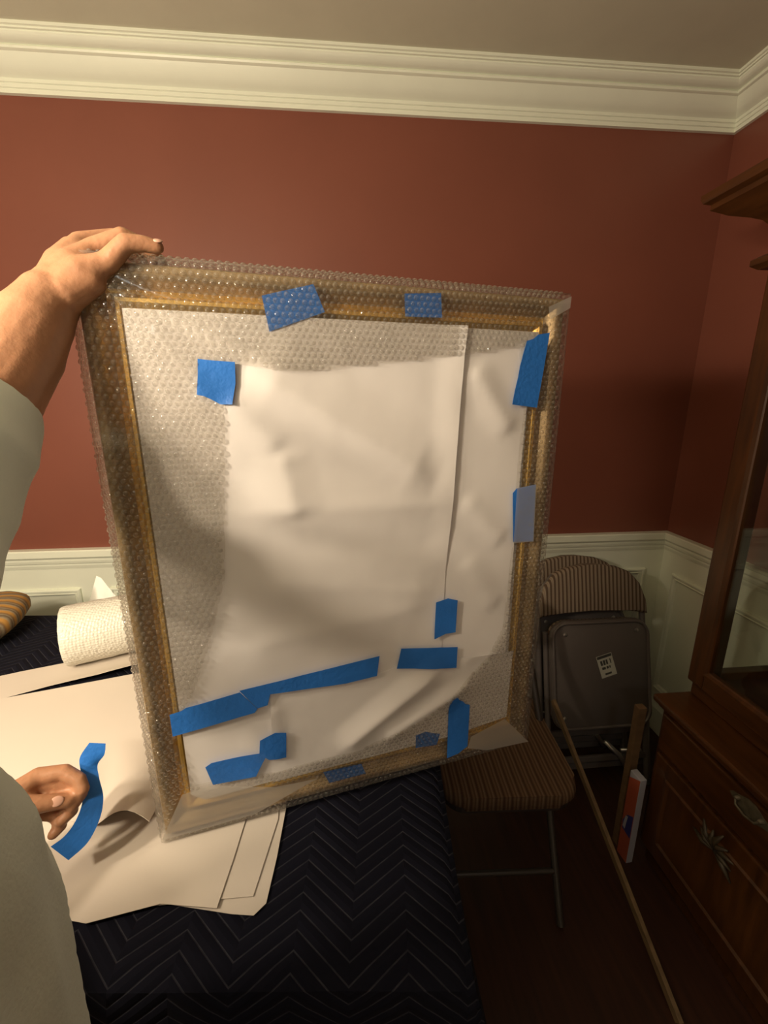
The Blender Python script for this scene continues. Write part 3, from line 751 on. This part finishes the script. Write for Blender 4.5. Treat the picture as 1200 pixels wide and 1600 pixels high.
# cornice
def cornice():
    off = Vector(hut.location)
    prof = [(0, 1.735), (.022, 1.735), (.034, 1.745), (.034, 1.757), (.020, 1.765), (.006, 1.772), (.006, 1.835), (.02, 1.842), (.028, 1.855), (.045, 1.868), (.075, 1.885), (.098, 1.905), (.102, 1.908), (.102, 1.922), (.114, 1.930), (.118, 1.942), (.118, 1.952), (0, 1.952)]
    prof = [(d, z if z < 1.77 else 1.765+(z-1.765)*.84) for d, z in prof]
    b = NB(); x0, y1, y0, xr = XH, YH, Y0+.03, 1.325
    A = [b.verts.new(Vector((x0-d, y0-d, z))-off) for d, z in prof]; B = [b.verts.new(Vector((x0-d, y1+d, z))-off) for d, z in prof]; Cc = [b.verts.new(Vector((xr, y1+d, z))-off) for d, z in prof]
    n = len(prof)
    for P, Q in ((A, B), (B, Cc)):
        for i in range(n): b.faces.new((P[i], P[(i+1) % n], Q[(i+1) % n], Q[i]))
    b.faces.new(A)
    b.faces.new(Cc)
    obj('cornice', b, M['woodh'], hut, smooth=True, angle=25)
    bx('top_cap', (XH, Y0+.03, 1.87), (xr, YH, 1.918), M['woodh'], hut, 0)
cornice()

# ------------------------------------------------------------------ things on the floor
b = NB(); p0, p1 = Vector((.752, .612, .008)), Vector((.717, 1.252, .397))
d = (p1-p0); p0 = p0 - d*0.0; sidev = d.cross(Vector((0, 0, 1))).normalized()*.0055; upv = sidev.cross(d).normalized()*.010
prism(b, [p0-sidev-upv, p0+sidev-upv, p0+sidev+upv, p0-sidev+upv], d)
stick = obj('wooden_batten', b, M['batten']); tag(stick, 'long thin wooden batten leaning from the floor against the folded chair', 'wood strip')
b = NB(); box(b, (.864, 1.026, 0), (.890, 1.050, .533), .002); tag(obj('wooden_board', b, M['card']), 'upright narrow tan wooden board behind the orange box', 'board')
def obox():
    e = tag(empty('orange_box', (.868, .99, 0), (0, 0, R(4))), 'slim orange and white printed box by the cabinet base corner', 'box')
    b = NB(); box(b, (-.010, -.02, .001), (.012, .022, .325), .0015); obj('carton', b, M['boxwhite'], e)
    b = NB(); prism(b, [(-.0106, -.0195, .002), (-.0106, .0215, .002), (-.0106, .0215, .300), (-.0106, -.0195, .324)], (.0004, 0, 0)); f = obj('orange_face', b, M['orange'], e)
    b = NB(); prism(b, [(-.0112, -.018, .10), (-.0112, .016, .105), (-.0112, .019, .135), (-.0112, .004, .17), (-.0112, -.018, .185)], (.0004, 0, 0)); obj('blue_emblem', b, M['blueink'], f)
    b = NB(); prism(b, [(-.0117, .006, .112), (-.0117, .016, .115), (-.0117, .010, .160), (-.0117, .001, .165)], (.0004, 0, 0)); obj('white_stroke', b, M['boxwhite'], f)
obox()

# ------------------------------------------------------------------ person
def ball(bm, c, r, sc=(1, 1, 1), rot=None):
    t = NB(); bmesh.ops.create_icosphere(t, subdivisions=3, radius=1)
    m = Matrix.Translation(Vector(c)) @ (rot.to_4x4() if rot else Matrix.Identity(4)) @ Matrix.Diagonal((r*sc[0], r*sc[1], r*sc[2], 1))
    merge(bm, t, m)
def limb(bm, pts, n=16):
    """chain of round cones: (x, y, z, r)"""
    for (a, b_) in zip(pts, pts[1:]):
        p, q = Vector(a[:3]), Vector(b_[:3])
        t = NB(); L_ = (q-p).length
        bmesh.ops.create_cone(t, cap_ends=True, segments=n, radius1=a[3], radius2=b_[3], depth=L_)
        rot = Vector((0, 0, 1)).rotation_difference(q-p).to_matrix().to_4x4()
        merge(bm, t, Matrix.Translation((p+q)/2) @ rot)
    for a in pts: ball(bm, a[:3], a[3])
def fuse(o, voxel, it=4, fac=.5):
    m = o.modifiers.new('fuse', 'REMESH'); m.mode = 'VOXEL'; m.voxel_size = voxel; m.use_smooth_shade = True
    s = o.modifiers.new('soften', 'SMOOTH'); s.iterations = it; s.factor = fac
    bake(o)
    for p in o.data.polygons: p.use_smooth = True
    return o
PC = Vector((-.375, .125, 0))
PR = tag(empty('person', (PC.x, PC.y, 0)), 'person in a loose pale shirt holding up the wrapped picture with blue tape in hand', 'person')
def rel(p): return (p[0]-PC.x, p[1]-PC.y, *p[2:])
LH = Vector((-.031, .004, -.012))          # left hand offset
def body():
    b = NB()
    # torso, neck, head, legs
    limb(b, [rel(p) for p in ((-.38, .125, .80, .095), (-.38, .13, .95, .105), (-.38, .13, 1.10, .105), (-.385, .105, 1.24, .085), (-.39, .06, 1.385, .05), (-.395, .05, 1.46, .045))])
    for sx in (-1, 1):
        limb(b, [rel(p) for p in ((-.38+sx*.075, .12, .80, .085), (-.40+sx*.085, .09, .45, .06), (-.40+sx*.085, .07, .12, .042), (-.40+sx*.085, .07, .06, .04))])
        limb(b, [rel(p) for p in ((-.40+sx*.085, .05, .04, .038), (-.40+sx*.09, .17, .03, .03))])
    hc = Vector(rel((-.405, .045, 1.545)))
    ball(b, hc, 1, (.070, .088, .098)); ball(b, hc+Vector((0, .030, -.045)), 1, (.050, .058, .055))
    ball(b, hc+Vector((0, .092, -.012)), 1, (.012, .016, .020))
    for sx in (-1, 1):
        ball(b, hc+Vector((sx*.071, -.005, -.01)), 1, (.010, .018, .028)); ball(b, hc+Vector((sx*.03, .078, .012)), 1, (.016, .012, .009))
    ball(b, hc+Vector((0, .083, -.045)), 1, (.022, .010, .007))
    # right arm up to the frame's corner
    limb(b, [rel(p) for p in ((-.385, .08, 1.31, .075), (-.25, .085, 1.31, .062), (-.285, .20, 1.285, .054), (-.374, .375, 1.322, .046), (-.352, .470, 1.440, .0440), (-.335, .495, 1.482, .0400), (-.322, .510, 1.515, .0345), (-.312, .522, 1.538, .0290))])
    wr = (-.310, .524, 1.543)
    MC = {'index': (-.314, .585, 1.607, .0125), 'middle': (-.296, .572, 1.608, .0125), 'ring': (-.276, .555, 1.597, .0120), 'little': (-.254, .536, 1.579, .0115)}
    for k, m_ in MC.items():
        mid = [lerp(wr[i], m_[i], .55) for i in range(3)]; mid[2] += .003
        limb(b, [rel(p) for p in ((*wr, .022), (*mid, .0185), m_)], 12)
    limb(b, [rel(p) for p in ((-.296, .543, 1.576, .017), (-.272, .531, 1.560, .016), (-.294, .522, 1.545, .020), (-.306, .530, 1.552, .024))], 12)
    limb(b, [rel(p) for p in ((-.254, .536, 1.579, .0118), (-.232, .536, 1.5985, .0100), (-.216, .541, 1.6000, .0088), (-.203, .545, 1.5985, .0074))], 12)
    limb(b, [rel(p) for p in ((-.276, .555, 1.597, .0122), (-.246, .563, 1.613, .0104), (-.226, .576, 1.607, .0092), (-.214, .590, 1.590, .0080))], 12)
    limb(b, [rel(p) for p in ((-.296, .572, 1.608, .0125), (-.268, .592, 1.621, .0106), (-.252, .612, 1.606, .0094), (-.246, .622, 1.585, .0082))], 12)
    limb(b, [rel(p) for p in ((-.314, .585, 1.607, .0125), (-.290, .613, 1.618, .0106), (-.277, .632, 1.598, .0094), (-.273, .634, 1.575, .0082))], 12)
    limb(b, [rel(p) for p in ((-.316, .535, 1.551, .018), (-.320, .570, 1.560, .014), (-.305, .598, 1.550, .0110), (-.285, .612, 1.538, .0095))], 12)
    # left arm and hand
    limb(b, [rel(p) for p in ((-.385, .08, 1.31, .075), (-.53, .09, 1.30, .06), (-.575, .16, 1.11, .048), (-.585, .22, 1.00, .042), (-.545, .36, .945, .036), (-.483, .459, .923, .0255))])
    rel0 = rel
    def rel_(p): return rel0((p[0]+LH.x, p[1]+LH.y, p[2]+LH.z, *p[3:]))
    lw = (-.442, .470, .932)
    FG = {'index': [(-.408, .516, .942, .0122), (-.378, .524, .939, .0106), (-.358, .520, .928, .0096), (-.351, .514, .917, .0086)],
          'middle': [(-.408, .515, .930, .0115), (-.372, .525, .920, .0098), (-.356, .515, .908, .0090), (-.362, .505, .900, .0082)],
          'ring': [(-.410, .508, .914, .0112), (-.378, .516, .902, .0095), (-.366, .506, .890, .0088), (-.374, .497, .885, .0080)],
          'little': [(-.412, .500, .900, .0105), (-.388, .505, .886, .0086), (-.378, .498, .874, .0078), (-.384, .490, .870, .0072)]}
    for k, P in FG.items():
        limb(b, [rel_(p) for p in ((*lw, .020), (*[lerp(lw[i], P[0][i], .55) for i in range(3)], .016), P[0])], 12)
        limb(b, [rel_(p) for p in P], 12)
    limb(b, [rel_(p) for p in ((-.438, .468, .930, .018), (-.412, .480, .930, .0145), (-.386, .494, .919, .0112), (-.366, .504, .910, .0098))], 12)
    o = obj('body', b, M['skin'], PR)
    fuse(o, .0026, 5, .5)
body()
def nail(c, d, n, w=.0055, l=.006):
    b = NB(); d, n = Vector(d).normalized(), Vector(n).normalized(); s = d.cross(n).normalized(); n = s.cross(d)
    ball(b, rel(c), 1, (w, l, .0016), Matrix((s, d, n)).transposed())
    obj('fingernail', b, M['nail'], PR, smooth=True)
nail((-.2005, .5415, 1.6035), (1, .2, -.1), (.1, -.6, 1), .0045, .0052)
nail((-.403, .4975, .909), (.8, .4, -.25), (-.1, -.8, .6), .0065, .008)
def shirt():
    b = NB(); N_ = 40
    prof = [(.66, .186, .148, .0, .0), (.74, .186, .146, .0, .002), (.84, .187, .147, .0, .009), (.93, .192, .154, .003, .015), (1.02, .196, .158, .004, .020), (1.10, .198, .161, .003, .021), (1.17, .197, .160, .0, .018), (1.24, .192, .148, .0, .0), (1.31, .185, .118, -.008, -.030), (1.36, .150, .090, -.014, -.050), (1.390, .08, .065, -.016, -.065)]
    rings = []
    for z, a, d, ox, oy in prof:
        row = []
        for k in range(N_):
            th = 2*math.pi*k/N_
            f_ = 1 + .035*math.sin(th*7+z*6)*max(0, 1.15-z)*1.6 + .05*fbm(math.cos(th)*2, math.sin(th)*2, z*3)
            row.append(b.verts.new((ox + a*f_*math.cos(th), oy + d*f_*math.sin(th), z)))
        rings.append(row)
    for A, B in zip(rings, rings[1:]):
        for k in range(N_): b.faces.new((A[k], A[(k+1) % N_], B[(k+1) % N_], B[k]))
    b.faces.new(rings[0]); b.faces.new(rings[-1])
    limb(b, [rel(p) for p in ((-.30, .08, 1.305, .080), (-.25, .09, 1.305, .078), (-.295, .21, 1.285, .072), (-.375, .362, 1.312, .066), (-.373, .415, 1.370, .0625), (-.363, .452, 1.418, .0560))])
    limb(b, [rel(p) for p in ((-.47, .08, 1.295, .080), (-.53, .09, 1.285, .075), (-.578, .16, 1.11, .068), (-.585, .215, 1.00, .062), (-.545, .31, .97, .058))])
    o = obj('shirt', b, M['shirt'], PR)
    m = o.modifiers.new('fuse', 'REMESH'); m.mode = 'VOXEL'; m.voxel_size = .006
    s = o.modifiers.new('soften', 'SMOOTH'); s.iterations = 6; s.factor = .5
    bake(o)
    nrm = [v.normal.copy() for v in o.data.vertices]
    for v, nv in zip(o.data.vertices, nrm):   # drawn folds
        p = v.co.copy(); q = fbm(p.x*7+p.z*5, p.y*7, p.z*2.2, 2)
        v.co = p + nv*(.011*(1-abs(q)*2.2))*.75
    s = o.modifiers.new('soften', 'SMOOTH'); s.iterations = 2; bake(o)
    for p in o.data.polygons: p.use_smooth = True
shirt()
def trousers():
    b = NB()
    limb(b, [rel(p) for p in ((-.44, .122, .80, .108), (-.33, .122, .80, .108))])
    for sx in (-1, 1): limb(b, [rel(p) for p in ((-.385+sx*.060, .118, .80, .110), (-.40+sx*.085, .09, .45, .078), (-.40+sx*.085, .07, .10, .062))])
    fuse(obj('trousers', b, M['denim'], PR), .008, 3)
    for sx in (-1, 1):
        b = NB(); limb(b, [rel(p) for p in ((-.40+sx*.087, .03, .048, .046), (-.40+sx*.09, .10, .045, .044), (-.40+sx*.093, .19, .038, .037))])
        fuse(obj('shoe', b, M['shoe'], PR), .006, 3)
    b = NB(); hc = Vector(rel((-.405, .045, 1.545))); ball(b, hc+Vector((0, -.018, .020)), 1, (.078, .086, .092)); ball(b, hc+Vector((0, -.04, -.03)), 1, (.074, .055, .075))
    fuse(obj('hair', b, M['hair'], PR), .006, 3)
trousers()
# ------------------------------------------------------------------ strip of tape in the hand
def strip():
    rows = [((-.352, .546, .966), (-.330, .546, .963)), ((-.366, .541, .945), (-.334, .545, .945)), ((-.362, .532, .925), (-.346, .545, .928)), ((-.356, .520, .912), (-.3415, .536, .912)), ((-.352, .508, .898), (-.3330, .524, .890)),
            ((-.358, .498, .880), (-.3340, .510, .868)), ((-.370, .490, .865), (-.345, .494, .846)), ((-.386, .484, .856), (-.366, .482, .832))]
    b = NB(); n = 6; g = []
    def cr(P, t):
        k = min(int(t), len(P)-2); f_ = t-k
        p = [Vector(P[max(0, min(len(P)-1, k+o_))]) for o_ in (-1, 0, 1, 2)]
        return .5*((2*p[1]) + (p[2]-p[0])*f_ + (2*p[0]-5*p[1]+4*p[2]-p[3])*f_*f_ + (3*p[1]-p[0]-3*p[2]+p[3])*f_**3)
    L0, R0 = [r[0] for r in rows], [r[1] for r in rows]; T = 42
    for i in range(T+1):
        t = i/T*(len(rows)-1-1e-6); a, c = cr(L0, t), cr(R0, t)
        g.append([b.verts.new(a.lerp(c, j/n)) for j in range(n+1)])
    for A, B in zip(g, g[1:]):
        for j in range(n): b.faces.new((A[j], A[j+1], B[j+1], B[j]))
    o = obj('tape_strip', b, M['tape'], smooth=True); thicken(o, .0003, 0); o.data.transform(Matrix.Translation(LH))
    tag(o, 'loose curved strip of blue painter tape pinched in the lower hand', 'tape')
strip()
